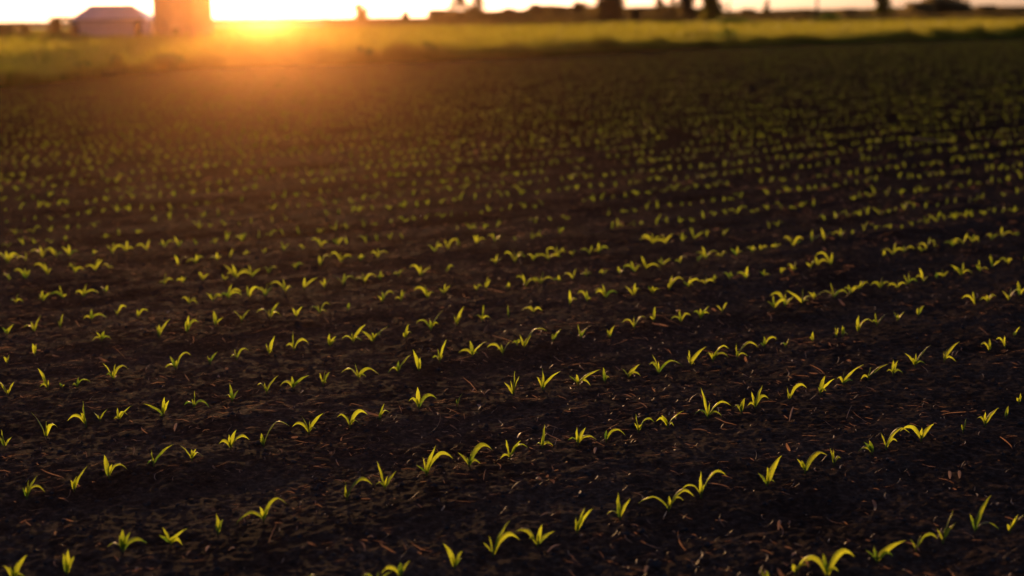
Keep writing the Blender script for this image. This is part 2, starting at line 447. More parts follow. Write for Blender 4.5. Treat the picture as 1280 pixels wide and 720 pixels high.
n = 9000; x = rng.uniform(-60, 90, n); y = edge_y(x)-rng.exponential(0.35, n)
parts.append(blades(x, y, np.zeros(n), rng.uniform(0.05, 0.22, n), np.full(n, 0.015)))
o = 0; Vs = []; Qs = []
for v, q in parts: Vs.append(v); Qs.append(q+o); o += len(v)
tag(obj('tall_grass', fastmesh('tall_grass', np.concatenate(Vs), np.concatenate(Qs), M['grass'])),
    'tall green meadow grass lit from behind beyond the dark field', 'grass', kind='stuff')

# ---------------------------------------------------------------- foliage helpers
def cards(C, size):
    n = len(C); a = rng.normal(size=(n, 3)); a /= np.linalg.norm(a, axis=1)[:, None]
    b = rng.normal(size=(n, 3)); b -= a*(a*b).sum(1)[:, None]; b /= np.linalg.norm(b, axis=1)[:, None]
    s = (size*rng.uniform(0.5, 1.2, n))[:, None]; a = a*s; b = b*s*0.6
    P = np.stack([C-a, C-b*0.9+a*0.1, C+a, C+b], 1).reshape(-1, 3)
    return P, np.arange(4*n).reshape(-1, 4)
def crown_points(w, z0, z1, n, lumps, conic=0.0):
    pts = []; per = n//lumps
    for k in range(lumps):
        t = (k+rng.uniform(0, 1))/lumps; z = z0+(z1-z0)*(0.04+0.88*t)
        prof = math.sin(math.pi*min(0.3+0.6*t, 1))**0.3 if not conic else (1.02-t)
        a = rng.uniform(0, 2*math.pi); rad = w/2*prof*rng.uniform(0.25, 0.85)
        lr = w*rng.uniform(0.20, 0.34)*(prof*0.6+0.4)
        p = rng.normal(size=(per, 3)); p /= np.linalg.norm(p, axis=1)[:, None]; p *= lr*rng.uniform(0.25, 1.2, per)[:, None]
        p[:, 2] *= 0.8
        pts.append(p+np.array([rad*math.cos(a), rad*math.sin(a), z]))
    P = np.concatenate(pts); P[:, 2] = np.clip(P[:, 2], z0*0.8, z1); return P
def tree(px, wpx, top, D, label, group=None, lit=False, z0f=0.1, lumps=16, n=1700, conic=0, name='tree', gap=0):
    x = far(px, D); w = wpx*1.22/F*D; n = int(n*1.5); lumps = int(lumps*1.3); zt = zat(px, top, D)
    t = thing(name, (x, D, 0), label, 'tree', group)
    mb = MB(); wob = w*0.05
    pts = [(0, 0, -0.1)]+[(random.uniform(-wob, wob), random.uniform(-wob, wob), zt*f) for f in (0.25, 0.5, 0.75, 0.92)]
    r0 = 0.03*zt; mb.tube(pts, [r0, r0*0.8, r0*0.6, r0*0.35, r0*0.1], 7)
    for k in range(7):
        f = random.uniform(0.28, 0.75); a = random.uniform(0, 6.28); L_ = w*random.uniform(0.25, 0.45)
        b = Vector(pts[1]).lerp(Vector(pts[3]), (f-0.25)/0.5)
        mb.tube([b, b+Vector((math.cos(a)*L_*.5, math.sin(a)*L_*.5, L_*.35)), b+Vector((math.cos(a)*L_, math.sin(a)*L_, L_*.9))], [r0*.35, r0*.22, r0*.06], 5)
    obj('trunk', mb.mesh('trunk', M['bark'], True), t)
    C = crown_points(w, zt*z0f, zt, n, lumps, conic)
    if gap: C = C[(C[:, 0]-gap[0])**2+(C[:, 2]-gap[1])**2 > gap[2]**2]
    v, q = cards(C, 0.045*(w+zt)*0.5+0.03)
    obj('crown', fastmesh('crown', v, q, M['treelit' if lit else 'tree']), t)
    return t
G = 'trees along the far side of the farmland'
tree(456, 15, 4, 430, 'faint small round tree alone on the bright horizon right of the sun glow')
tree(511, 9, 13, 430, 'tiny bush-like tree on the horizon between the faint tree and the twin crowns')
tree(579, 24, -8, 400, 'left one of two airy rounded trees standing close together at the left treeline end', lumps=11, n=900)
tree(602, 22, -8, 402, 'right one of two airy rounded trees standing close together at the left treeline end', lumps=11, n=900)
tree(676, 22, 5, 410, 'low rounded tree rising just above the long treeline left of centre')
tree(706, 15, 9, 430, 'small low tree left of the flat topped tree in the treeline')
tree(728, 19, 1, 415, 'flat topped tree in the treeline left of the big dark tree', lumps=10)
tree(769, 30, -16, 380, 'big dense dark tree with straight sides, tallest right of centre', lumps=30, n=3600, z0f=0.05)
tree(825, 19, -4, 390, 'bare looking airy tree just right of the big dark tree', lumps=9, n=700)
tree(844, 9, -7, 390, 'narrow upright tree beside the bare looking airy tree', lumps=10, n=700)
tree(862, 19, -12, 360, 'dark green broad tree left of the sunlit yellow green tree', lumps=20, n=2400, z0f=0.08)
tree(893, 22, -14, 330, 'yellow green sunlit tree near the centre right horizon', lit=True, lumps=20, n=2400, z0f=0.08)
tree(915, 6, -3, 400, 'very slender tree right of the yellow green sunlit tree', lumps=8, n=400, conic=1)
tree(963, 12, -4, 380, 'small cone shaped tree standing alone on the low horizon', lumps=14, n=1200, conic=1, z0f=0.05)
tree(1107, 19, -14, 330, 'olive green upright tree left of the dark thicket at right', lit=True, lumps=18, n=1800, z0f=0.08)
tree(1152, 36, 3, 345, 'dark low spreading tree at the left end of the thicket', lumps=22, n=2600, z0f=0.05)
tree(1180, 44, -3, 350, 'widest and tallest dark tree in the middle of the thicket', lumps=26, n=3200, z0f=0.05)
tree(1206, 28, 3, 345, 'dark sloping tree at the right end of the thicket', lumps=18, n=2000, z0f=0.05)
tree(1238, 28, 7, 350, 'dark bushy tree right of the gap near the right edge', lumps=18, n=2000, z0f=0.05)
tree(1270, 32, 9, 350, 'dark bushy tree at the far right edge of the view', lumps=18, n=2000, z0f=0.05)
tree(640, 20, 10, 440, 'low round tree bump in the wood right of the twin trees')
tree(694, 17, 9, 430, 'small round tree bump left of the small low tree', lumps=12)
tree(747, 16, 8, 420, 'small tree filling the gap left of the big dark tree')
tree(797, 22, 9, 420, 'low wide tree filling the gap right of the big dark tree')
tree(938, 18, 11, 400, 'low tree bump between the slender tree and the cone shaped tree')
tree(1062, 26, 11, 420, 'low wide tree bump between the pole and the olive green tree')
tree(5, 14, 31, 135, 'small dark bush tree at the left edge of the view', z0f=0.1, lumps=10, n=900)
tree(19, 13, 29, 135, 'middle one of three small dark bush trees at the far left', z0f=0.1, lumps=10, n=900)
tree(35, 11, 31, 135, 'rightmost of three small dark bush trees at the far left', z0f=0.1, lumps=10, n=700)
tree(80, 30, 21, 134, 'arching small tree with a round gap, leaning on the left side of the pale shed', z0f=0.1, lumps=26, n=1900, gap=(0.30, 1.38, 0.62))

def thicket(name, xs, D, zlo, zhi, label, cat, n, size, material, depth=3, freq=0.3, kind=None, seed=50):
    x = rng.uniform(xs[0], xs[1], n); Y = D+rng.uniform(-depth, depth, n)
    top = zlo+(zhi-zlo)*(0.6*vnoise(x*freq, x*0, seed)+0.4*vnoise(x*freq*3.3, x*0, seed+1))
    z = top*rng.uniform(0, 1, n)**0.7
    v, q = cards(np.stack([x-(xs[0]+xs[1])/2, Y-D, z], -1), size)
    o = obj(name, fastmesh(name, v, q, material), None, ((xs[0]+xs[1])/2, D, 0)); return tag(o, label, cat, None, kind)
D = 245
thicket('hedge', (far(408, D), far(742, D)), D, 1.3, 2.4, 'long low dark green hedge crossing the view left of centre behind the meadow', 'hedge', 11000, 0.20, M['tree'], 1.2, 0.25, seed=60)
thicket('hedge', (far(806, D), far(862, D)), D, 1.4, 2.4, 'short dark hedge section under the trees just right of centre', 'hedge', 2400, 0.2, M['tree'], 1.2, 0.25, seed=63)
thicket('hedge', (far(905, D), far(1330, D)), D, 1.1, 2.0, 'long dark hedge at right running below the thicket and pole', 'hedge', 12000, 0.2, M['tree'], 1.2, 0.25, seed=66)
thicket('hedge', (far(-60, 128), far(94, 128)), 128, 0.6, 1.0, 'low dark hedge left of the pale shed', 'hedge', 4000, 0.12, M['tree'], 0.8, 0.5, seed=69)
D = 470
thicket('distant_woods', (far(540, D), far(905, D)), D, 3.2, 5.8, 'long hazy brown wood on the horizon left and right of centre', 'woods', 22000, 0.5, M['tree'], 8, 0.08, 'stuff', seed=70)
D = 620
thicket('distant_woods', (far(880, D), far(1500, D)), D, 2.8, 4.2, 'low dark wood along the horizon on the right', 'woods', 26000, 0.55, M['tree'], 8, 0.05, 'stuff', seed=73)
D = 800
thicket('distant_woods', (far(-400, D), far(560, D)), D, 1.7, 3.2, 'very low pale wood on the glowing horizon at left', 'woods', 24000, 0.6, M['tree'], 8, 0.03, 'stuff', seed=76)

def weed(px, py, wpx, h, label, n=500):
    x, y = ground(px, py); w = wpx/F*y
    t = thing('weed_clump', (x, y, 0), label, 'weeds')
    mb = MB()
    for k in range(9):
        a = random.uniform(0, 6.28); r = w*.35*random.random()
        mb.tube([(0.2*r*math.cos(a), 0.2*r*math.sin(a), 0), (r*math.cos(a), r*math.sin(a), h*random.uniform(.6, .95))], [.008, .003], 5)
    obj('stem', mb.mesh('stem', M['stem']), t)
    C = crown_points(w, 0.0, h, n, 12); v, q = cards(C, 0.07); obj('foliage', fastmesh('foliage', v, q, M['weed']), t)
weed(148, 92, 20, 0.62, 'taller leafy weed clump on the field edge below the shed')
weed(205, 87, 46, 0.55, 'wide dark weed clump on the field edge below the silo', 900)
weed(105, 96, 26, 0.45, 'low weed clump on the field edge left of the taller clump')
weed(455, 78, 20, 0.62, 'small dark tuft on the field edge under the sun glow')
weed(538, 74, 22, 0.72, 'dark tuft on the field edge below the low hedge')
weed(905, 57, 30, 0.95, 'dark tuft on the field edge below the sunlit tree', 700)
# bush by the pole
x = far(1036, 200); t = thing('bush', (x, 200, 0), 'rounded bush at the foot of the wooden utility pole', 'bush')
v, q = cards(crown_points(4.2, 0.0, 1.75, 1600, 14), 0.14); obj('foliage', fastmesh('foliage', v, q, M['weed']), t)
mb = MB(); [mb.tube([(0, 0, 0), (random.uniform(-1, 1), random.uniform(-.6, .6), 1.3)], [.04, .01], 5) for k in range(6)]; obj('stem', mb.mesh('stem', M['bark']), t)
x = far(918, 190); t = thing('bush', (x, 190, 0), 'low green bush in the meadow right of the sunlit tree', 'bush')
v, q = cards(crown_points(4.8, 0.0, 1.3, 1600, 14), 0.14); obj('foliage', fastmesh('foliage', v, q, M['weed']), t)
mb = MB(); [mb.tube([(0, 0, 0), (random.uniform(-1, 1), random.uniform(-.6, .6), .9)], [.04, .01], 5) for k in range(6)]; obj('stem', mb.mesh('stem', M['bark']), t)

# utility pole
t = thing('utility_pole', (far(1028, 200), 201.5, 0), 'thin dark wooden utility pole rising behind the round bush', 'pole')
mb = MB(); mb.tube([(0, 0, -.3), (0, 0, 5), (0, 0, 9.5)], [.16, .14, .11], 12); obj('pole', mb.mesh('pole', M['bark'], True), t)
mb = MB(); mb.box((0, -.18, 8.7), (1.2, .06, .07)); ca = obj('crossarm', mb.mesh('crossarm', M['bark']), t)
INS = solid_mat('glazed_insulator', (.1, .07, .05), (.14, .1, .07), 5, .25)
for dx in (-1.05, -.45, .45, 1.05):
    mb = MB(); mb.lathe((dx, -.18, 8.775), [(0.001, 0), (.05, 0), (.07, .05), (.04, .09), (.05, .14), (0.001, .17)], 10); obj('insulator', mb.mesh('insulator', INS, True), ca)

# ---------------------------------------------------------------- shed and silo
DB = 132.0; k = DB/F*math.cos(PITCH)
m, nt, out = mat('pale_metal_cladding'); L = nt.links
tc = nt.nodes.new('ShaderNodeTexCoord'); wv = nt.nodes.new('ShaderNodeTexWave'); wv.inputs['Scale'].default_value = 1.6; L.new(tc.outputs['Object'], wv.inputs['Vector'])
p = nt.nodes.new('ShaderNodeBsdfPrincipled'); L.new(ramp(nt, noise(nt, 1.5), [(.3, (.42, .34, .28)), (.7, (.56, .47, .40))]), p.inputs['Base Color'])
p.inputs['Roughness'].default_value = .45; p.inputs['Metallic'].default_value = .15
b = nt.nodes.new('ShaderNodeBump'); b.inputs['Distance'].default_value = .03; L.new(wv.outputs['Fac'], b.inputs['Height']); L.new(b.outputs[0], p.inputs['Normal']); L.new(p.outputs[0], out.inputs[0])
M['clad'] = m
M['darkopen'] = solid_mat('dark_timber', (.05, .03, .015), (.10, .06, .03), 3, .8)
M['roofmetal'] = solid_mat('pale_roof_metal', (.52, .42, .34), (.64, .53, .44), .8, .35, .004, 4, .5, .2)
xl, xr = (92-640)*k, (187-640)*k; rl, rr_ = (107-640)*k, (163-640)*k; dep = 5.0
ze = zat(140, 24.5, DB); zr = zat(140, 6.5, DB); cx = (xl+xr)/2
t = thing('farm_shed', (cx, DB, 0), 'pale metal farm shed with hipped roof left of the silo', 'shed')
mb = MB(); w = (xr-xl)/2-.12
for (a, b_) in (((-w, 0), (w, 0)), ((w, 0), (w, dep)), ((w, dep), (-w, dep)), ((-w, dep), (-w, 0))):
    mb.poly([(a[0], a[1], 0), (b_[0], b_[1], 0), (b_[0], b_[1], ze), (a[0], a[1], ze)])
obj('wall', mb.mesh('wall', M['clad']), t)
W = (xr-xl)/2+.1; a0, a1 = rl-cx, rr_-cx; ym = dep/2
mb = MB(); e = [(-W, -.3, ze), (W, -.3, ze), (W, dep+.3, ze), (-W, dep+.3, ze)]; r0 = (a0, ym, zr); r1 = (a1, ym, zr)
mb.poly([e[0], e[1], r1, r0]); mb.poly([e[1], e[2], r1]); mb.poly([e[2], e[3], r0, r1]); mb.poly([e[3], e[0], r0])
rf = obj('roof', mb.mesh('roof', M['roofmetal']), t)
mb = MB(); mb.box((0, -.31, ze-.06), (W, .015, .06)); obj('gutter', mb.mesh('gutter', M['darkopen']), rf)
mb = MB(); mb.tube([(a0, ym, zr+.02), (a1, ym, zr+.02)], [.07, .07], 8); obj('ridge_cap', mb.mesh('ridge_cap', M['roofmetal'], True), rf)
xd = (177-640)*k-cx; mb = MB(); mb.box((xd, -.03, .86), (.38, .028, .86)); dr = obj('door', mb.mesh('door', M['darkopen']), t)
mb = MB(); mb.box((xd+.28, -.075, .9), (.015, .015, .1)); obj('handle', mb.mesh('handle', M['roofmetal']), dr)
mb = MB(); mb.box(((103-640)*k-cx-.35, -.025, 1.05), (.3, .022, .5)); obj('corner_shade', mb.mesh('corner_shade', M['darkopen']), t)  # dark panel standing for the shading at the shed's left corner
# small tank between shed and silo
t = thing('white_tank', ((190-640)*k, DB-1, 0), 'small whitish upright tank between the shed door and the silo', 'tank')
mb = MB(); mb.lathe((0, 0, 0.25), [(0.001, 0), (.42, 0), (.42, 1.25), (.3, 1.42), (.1, 1.48), (0.001, 1.48)], 24); obj('tank_body', mb.mesh('tank_body', solid_mat('chalky_white', (.5, .47, .45), (.62, .58, .56), 2, .5), True), t)
for a in range(3):
    mb = MB(); mb.tube([(.34*math.cos(a*2.09), .34*math.sin(a*2.09), 0), (.34*math.cos(a*2.09), .34*math.sin(a*2.09), .27)], [.04, .04], 6); obj('leg', mb.mesh('leg', M['darkopen']), t)
# silo
m, nt, out = mat('silo_staves'); L = nt.links
tc = nt.nodes.new('ShaderNodeTexCoord'); bk = nt.nodes.new('ShaderNodeTexBrick'); bk.inputs['Scale'].default_value = 2.2
for nme, c in (('Color1', (.34, .17, .11)), ('Color2', (.27, .13, .085)), ('Mortar', (.36, .25, .19))): bk.inputs[nme].default_value = (*c, 1)
L.new(tc.outputs['UV'], bk.inputs['Vector'])
p = nt.nodes.new('ShaderNodeBsdfPrincipled'); p.inputs['Roughness'].default_value = .85
mx = N(nt, 'ShaderNodeMix', data_type='RGBA', blend_type='MULTIPLY'); mx.inputs[0].default_value = 1
L.new(bk.outputs['Color'], mx.inputs[6]); L.new(ramp(nt, noise(nt, 1.2), [(.3, (.7, .7, .7)), (.7, (1.1, 1.1, 1.1))]), mx.inputs[7])
L.new(mx.outputs[2], p.inputs['Base Color']); L.new(p.outputs[0], out.inputs[0]); M['silo'] = m
sr = (266-193)/2*k; sx = (229.5-640)*k; SH = 6.0
t = thing('silo', (sx, DB+sr*0.4, 0), 'tall round reddish silo whose top leaves the frame, beside the shed', 'silo')
mb = MB(); mb.lathe((0, 0, 0), [(sr, 0), (sr, SH)], 64); me = mb.mesh('wall', M['silo'], True)
uv = me.uv_layers.new(name='UVMap')
for pl in me.polygons:
    for li in pl.loop_indices:
        c = me.vertices[me.loops[li].vertex_index].co; a = math.atan2(c.y, c.x)
        if pl.center.y < 0 and False: pass
        uv.data[li].uv = (a*sr, c.z)
obj('wall', me, t)
HOOP = solid_mat('rusty_hoop', (.12, .07, .05), (.2, .12, .08), 6, .6)
for z in [0.5+0.75*i for i in range(8)]:
    mb = MB(); mb.lathe((0, 0, z), [(sr-.01, 0), (sr+.025, 0), (sr+.025, .035), (sr-.01, .035)], 64); obj('hoop', mb.mesh('hoop', HOOP, True), t)
mb = MB(); mb.lathe((0, 0, SH), [(sr+.1, -.05), (sr+.1, .05)]+[(sr*math.cos(a)+.1*(1-a), .05+sr*.45*math.sin(a)) for a in [j*math.pi/2/10 for j in range(1, 10)]]+[(.01, sr*.45)], 48)
obj('roof', mb.mesh('roof', M['roofmetal'], True), t)
mb = MB(); mb.box((-.1, -sr-.05, 1.25), (.42, .04, .03)); obj('ledge', mb.mesh('ledge', M['roofmetal']), t)
mb = MB(); mb.box((-.1, -sr+.02, .7), (.36, .06, .5)); obj('hatch', mb.mesh('hatch', M['darkopen']), t)
mb = MB()
for s in (-.2, .2): mb.tube([(1.2+s, -sr*.9-.18, 0), (1.2+s, -sr*.9-.18, SH)], [.02, .02], 5)
for z in [0.3*i for i in range(1, 20)]: mb.tube([(1.0, -sr*.9-.18, z), (1.4, -sr*.9-.18, z)], [.012, .012], 4)
obj('ladder', mb.mesh('ladder', HOOP), t)

# ---------------------------------------------------------------- corn seedlings
def leaf_mesh(tip, depth, W, nseg=9, tw0=0.0, tw1=0.0, zb=0.016, name='leaf', ret=False, rnd=random, cross=5):
    X_, Z_ = tip; Rr = math.hypot(X_, depth); T = Vector((X_, depth, Z_))
    B = Vector((0, 0, zb))
    if Z_ < 0.72*abs(X_)+0.01 and abs(X_) > 0.018:
        Cc = Vector((X_*0.42, depth*0.4, max(Z_, zb)+0.62*Rr*rnd.uniform(.7, 1.0)+0.012))
    else:
        Cc = Vector((X_*0.22, depth*0.2, zb+(Z_-zb)*0.62))
    out = []; fac = []
    for i in range(nseg+1):
        t = i/nseg; p = B*(1-t)**2+Cc*2*t*(1-t)+T*t*t
        tan = (Cc-B)*2*(1-t)+(T-Cc)*2*t
        if tan.length < 1e-6: tan = Vector((0, 0, 1))
        tan.normalize()
        hd = Vector((X_, depth, 0)); hd = hd.normalized() if hd.length > 1e-4 else Vector((1, 0, 0))
        side = tan.cross(Vector((-hd.y, hd.x, 0)).cross(tan)).normalized()
        nrm = side.cross(tan).normalized()
        a = tw0+(tw1-tw0)*t; s2 = side*math.cos(a)+nrm*math.sin(a); n2 = -side*math.sin(a)+nrm*math.cos(a)
        w = W*(0.42+0.58*math.sin(math.pi*min(1, (t+0.06)/1.06)**0.9)**0.8)*(1-t**3.2) if t < 1 else 0.0002
        wave = 0.06*W*math.sin(t*14+X_*90)
        for j in range(cross):
            f = (j/(cross-1)-.5)*2
            out.append(p+s2*(w*.5*f)+n2*(w*0.22*abs(f)**1.3+wave*f*f))
    for i in range(nseg):
        for j in range(cross-1):
            a = i*cross+j; fac.append((a, a+1, a+1+cross, a+cross))
    if ret: return out, fac
    return fastmesh(name, [tuple(v) for v in out], fac, M['corn'])
def twist(r_):
    s = r_.choice([-1, 1]); return s*r_.uniform(.1, .9), s*r_.uniform(.2, 1.6)
def stem_mesh(h, r):
    mb = MB(); mb.tube([(0, 0, -0.012), (0.0005, 0, h*.5), (0.001, 0, h)], [r, r*.95, r*.55], 8); return mb.mesh('stem', M['stem'], True)

plants = []       # (x, y, [tips (dx m, z m)], given)
camz = lambda x, y: project(x, y)[2]
for key, s in RAW.items():
    ox, oy = OFF[key]
    for ln in s.strip().splitlines():
        pt = [tuple(float(c) for c in q.split(',')) for q in ln.split()]
        bxp, byp = ox+pt[0][0]/4, oy+pt[0][1]/4
        x, y = ground(bxp, byp); sc = F/camz(x, y)
        tips = [((a-pt[0][0])/4/sc, max(0.004, (pt[0][1]-b)/4/sc)) for a, b in pt[1:]]
        plants.append([x, y, tips, bxp, byp])
# row lines fitted to the plants above
q = np.array([p[0]*RN[0]+p[1]*RN[1] for p in plants]); best = (0, .74, 0)
for w in np.arange(.70, .80, .001):
    zc = np.exp(2j*np.pi*q/w).mean()
    if abs(zc) > best[0]: best = (abs(zc), w, np.angle(zc))
ROWW = best[1]; PH = best[2]/(2*math.pi)*ROWW
def rowindex(x, y): return int(round((x*RN[0]+y*RN[1]-PH)/ROWW))
print('ROWFIT', best)
def random_tips(r):
    k = r.choice([2, 3, 3, 4]); t = []; hmax = r.uniform(.045, .10)
    base = r.uniform(-1, 1)
    for i in range(k):
        if i == 0: t.append((r.uniform(-.35, .35)*hmax, hmax))
        else:
            sgn = 1 if (i % 2) == (base > 0) else -1
            t.append((sgn*r.uniform(.3, 1.15)*hmax, hmax*r.uniform(.15, .95)))
    return t
lat = []
r = random.Random(5); nmax = int(160/ROWW)
for k in range(-80, nmax):
    qq = PH+k*ROWW; s = -60+r.uniform(0, .2)
    while s < 190:
        s += max(.09, r.gauss(.138, .028)) if r.random() > .04 else r.uniform(.32, .6)
        jq = qq+r.gauss(0, .018); x = jq*RN[0]+s*RD[0]; y = jq*RN[1]+s*RD[1]
        if y < 2.5 or abs(x) > 3.0+y*.56 or y > edge_y(x)-.9 or math.hypot(x, y) > 172: continue
        if y < 20:
            px, py, f = project(x, y)
            if -1 < px < 1281 and 384 < py < 722: continue
            if any(abs(px-p[3]) < 16 and abs(py-p[4]) < 10 for p in plants): continue
        lat.append((x, y))
cand = []
for i, (x, y) in enumerate(lat):
    if y < 16:
        px, py, f = project(x, y)
        if 0 <= px <= 1280 and 0 <= py <= 722: cand.append((f, i))
cand.sort(); take = set(i for f, i in cand[:300-len(plants)])
for i in sorted(take):
    x, y = lat[i]; px, py, f = project(x, y); plants.append([x, y, random_tips(r), px, py])
far_pl = [p for i, p in enumerate(lat) if i not in take]
print('PLANTS', len(plants), len(far_pl))
rows = {}
for p in plants: rows.setdefault(rowindex(p[0], p[1]), []).append(p)
ORD = 'zeroth first second third fourth fifth sixth seventh eighth ninth tenth eleventh twelfth thirteenth fourteenth fifteenth sixteenth seventeenth eighteenth nineteenth twentieth'.split()
TENS = {2: 'twenty', 3: 'thirty', 4: 'forty'}
def ordw(n): return ORD[n] if n <= 20 else (TENS[n//10]+('-'+ORD[n % 10] if n % 10 else '')).replace('twenty', 'twenty') if n % 10 else {30: 'thirtieth', 40: 'fortieth'}[n]
NUM = {1: 'one leaf', 2: 'two leaves', 3: 'three leaves', 4: 'four leaves', 5: 'five leaves'}
zc = {}
for ri, (rk, pl) in enumerate(sorted(rows.items())):
    pl.sort(key=lambda p: p[3])
    for pi, p in enumerate(pl):
        x, y, tips, px, py = p; z = float(height(x, y))
        hh = max(t[1] for t in tips); ww = max(t[0] for t in tips)-min(t[0] for t in tips); lean = sum(t[0] for t in tips)
        look = 'tall' if hh > .115 else 'small' if hh < .062 else 'wide spreading' if ww > 1.35*hh else 'right-leaning' if lean > .04 else 'left-leaning' if lean < -.04 else 'upright'
        lab = f'{look} corn seedling, {ordw(pi+1)} from left in {ordw(ri+1)} row from bottom'
        t = thing('corn_seedling', (x, y, z), lab, 'corn seedling', 'corn seedlings growing in rows on the dark field')
        sh = random.uniform(.016, .026)
        obj('stem', stem_mesh(sh, random.uniform(.0026, .0036)), t)
        hx = max(t_[1] for t_ in tips)
        obj('leaf_whorl', leaf_mesh((random.uniform(-.12, .12)*hx, hx*random.uniform(.42, .62)), random.uniform(-.008, .008), random.uniform(.007, .010), 6, 1.0, 1.5, sh*.6), t)
        for (dx, dz) in tips:
            L_ = math.hypot(dx, dz); wd = 1.38*min(.0165, .0085+.065*L_)*random.uniform(.75, 1.1)
            obj('leaf', leaf_mesh((dx, dz), random.uniform(-.45, .45)*max(abs(dx), .02), wd, 9, *twist(random), sh*.55), t)
# the rest of the rows: thousands, one object
variants = []
for k in range(36):
    tips = random_tips(r); Vv = []; Ff = []
    for (dx, dz) in tips:
        v, f = leaf_mesh((dx, dz), r.uniform(-.8, .8)*max(abs(dx), .02),   .0165*r.uniform(.8, 1.15), 4, *twist(r), .012, ret=True, cross=3)
        o = len(Vv); Vv += [tuple(q) for q in v]; Ff += [tuple(i+o for i in q) for q in f]
    variants.append((np.array(Vv), np.array(Ff)))
FP = np.array(far_pl); FZ = height(FP[:, 0], FP[:, 1]); vi = rng.integers(0, 36, len(FP)); an = rng.uniform(0, 2*math.pi, len(FP)); ss = rng.uniform(.68, 1.05, len(FP))
Vs = []; Qs = []; o = 0
for k in range(36):
    I = np.where(vi == k)[0]; v, f = variants[k]
    c, s_ = np.cos(an[I])[:, None], np.sin(an[I])[:, None]; sc = ss[I][:, None]
    P = np.stack([(v[None, :, 0]*c-v[None, :, 1]*s_)*sc+FP[I, 0][:, None], (v[None, :, 0]*s_+v[None, :, 1]*c)*sc+FP[I, 1][:, None], v[None, :, 2]*sc+FZ[I][:, None]], -1)
    Vs.append(P.reshape(-1, 3)); Qs.append((f[None]+(np.arange(len(I))*len(v))[:, None, None]).reshape(-1, 4)+o); o += P.shape[0]*P.shape[1]
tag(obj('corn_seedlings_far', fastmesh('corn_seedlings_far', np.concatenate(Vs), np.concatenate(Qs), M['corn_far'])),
    'thousands of small corn seedlings in rows running to the meadow', 'corn seedlings', 'corn seedlings growing in rows on the dark field', 'stuff')

# ---------------------------------------------------------------- crop residue
n = 34000
rad = 3.0+19*rng.uniform(0, 1, n)**1.35; a = rng.uniform(-.46, .46, n); x = rad*np.sin(a); y = rad*np.cos(a)
dens = vnoise(x*1.5, y*1.5, 41)*.6+vnoise(x*5, y*5, 42)*.6; keep = dens > rng.uniform(.3, 1.0, n); x, y = x[keep], y[keep]; n = len(x)
Ln = rng.gamma(2.2, .014, n).clip(.008, .13); Wd = rng.uniform(.0008, .0024, n)*(1+(rng.uniform(0, 1, n) < .06)*1.5); a = rng.uniform(0, math.pi, n)
a = np.where(rng.uniform(0, 1, n) < .5, rng.normal(.25, .5, n), a)
cv = rng.normal(0, .45, n); tilt = np.abs(rng.normal(0, .16, n)); tilt[rng.uniform(0, 1, n) < .04] *= 4
P = np.empty((n, 10, 3))
for k in range(5):
    s_ = (k/4-.5); cxx = x+np.cos(a)*Ln*s_-np.sin(a)*Ln*cv*(s_*s_-.1); cyy = y+np.sin(a)*Ln*s_+np.cos(a)*Ln*cv*(s_*s_-.1)
    zz = height(cxx, cyy); zz = 0.6*zz+0.4*height(x, y)+.0025+Ln*(s_+.5)*np.sin(tilt.clip(0, 1.2))
    wv = Wd*(1-.6*abs(s_*2)**3)
    P[:, 2*k] = np.stack([cxx-np.sin(a)*wv, cyy+np.cos(a)*wv, zz], -1); P[:, 2*k+1] = np.stack([cxx+np.sin(a)*wv, cyy-np.cos(a)*wv, zz+wv*1.1], -1)
Q = np.concatenate([np.arange(n)[:, None]*10+np.array([[2*k, 2*k+1, 2*k+3, 2*k+2]]) for k in range(4)])
tag(obj('crop_residue', fastmesh('crop_residue', P.reshape(-1, 3), Q, M['straw'])), 'fine bits of old straw and roots scattered over the dark soil', 'straw', kind='stuff')
# crumbs of earth
n = 14000; rad = 3.0+13*rng.uniform(0, 1, n)**1.3; a = rng.uniform(-.46, .46, n); x = rad*np.sin(a); y = rad*np.cos(a)
g = rng.gamma(2, .0026, n).clip(.002, .018); ico = np.array([(0,0,1),(1,0,0),(0,1,0),(-1,0,0),(0,-1,0),(0,0,-1)], float)
V = (ico[None]*rng.uniform(.6, 1.2, (n, 6, 1)))*g[:, None, None]*np.array([1, 1, .7]); V += np.stack([x, y, height(x, y)+g*.25], -1)[:, None]
T = np.array([(0,1,2),(0,2,3),(0,3,4),(0,4,1),(5,2,1),(5,3,2),(5,4,3),(5,1,4)])
tag(obj('soil_crumbs', fastmesh('soil_crumbs', V.reshape(-1, 3), (T[None]+(np.arange(n)*6)[:, None, None]).reshape(-1, 3), M['clod'], False)), 'loose crumbs of dark earth lying on the field', 'soil', kind='stuff')

def clod(px, py, size, label):
    x, y = ground(px, py); z = float(height(x, y))
    nu, nv = 28, 18; V = []; Fc = []
    for j in range(nv+1):
        for i_ in range(nu):
            th = math.pi*j/nv; ph = 2*math.pi*i_/nu; d = np.array([math.sin(th)*math.cos(ph), math.sin(th)*math.sin(ph), math.cos(th)])
            rr2 = 1+.5*(float(vnoise(d[0]*2+9, d[1]*2+d[2]*3+9, 90))-.5)+.3*(float(vnoise(d[0]*6+9, d[1]*6+d[2]*5+20, 91))-.5)
            V.append(tuple(d*size*rr2*np.array([1, .8, .62])))
    for j in range(nv):
        for i_ in range(nu): Fc.append((j*nu+i_, (j+1)*nu+i_, (j+1)*nu+(i_+1) % nu, j*nu+(i_+1) % nu))
    o = obj('soil_clod', fastmesh('soil_clod', V, Fc, M['clod']), None, (x, y, z+size*.4)); tag(o, label, 'clod')
clod(817, 707, .024, 'fist-like dark clod of earth near the bottom edge right of centre')
clod(897, 455, .016, 'small dark clod of earth in the row gap right of centre')
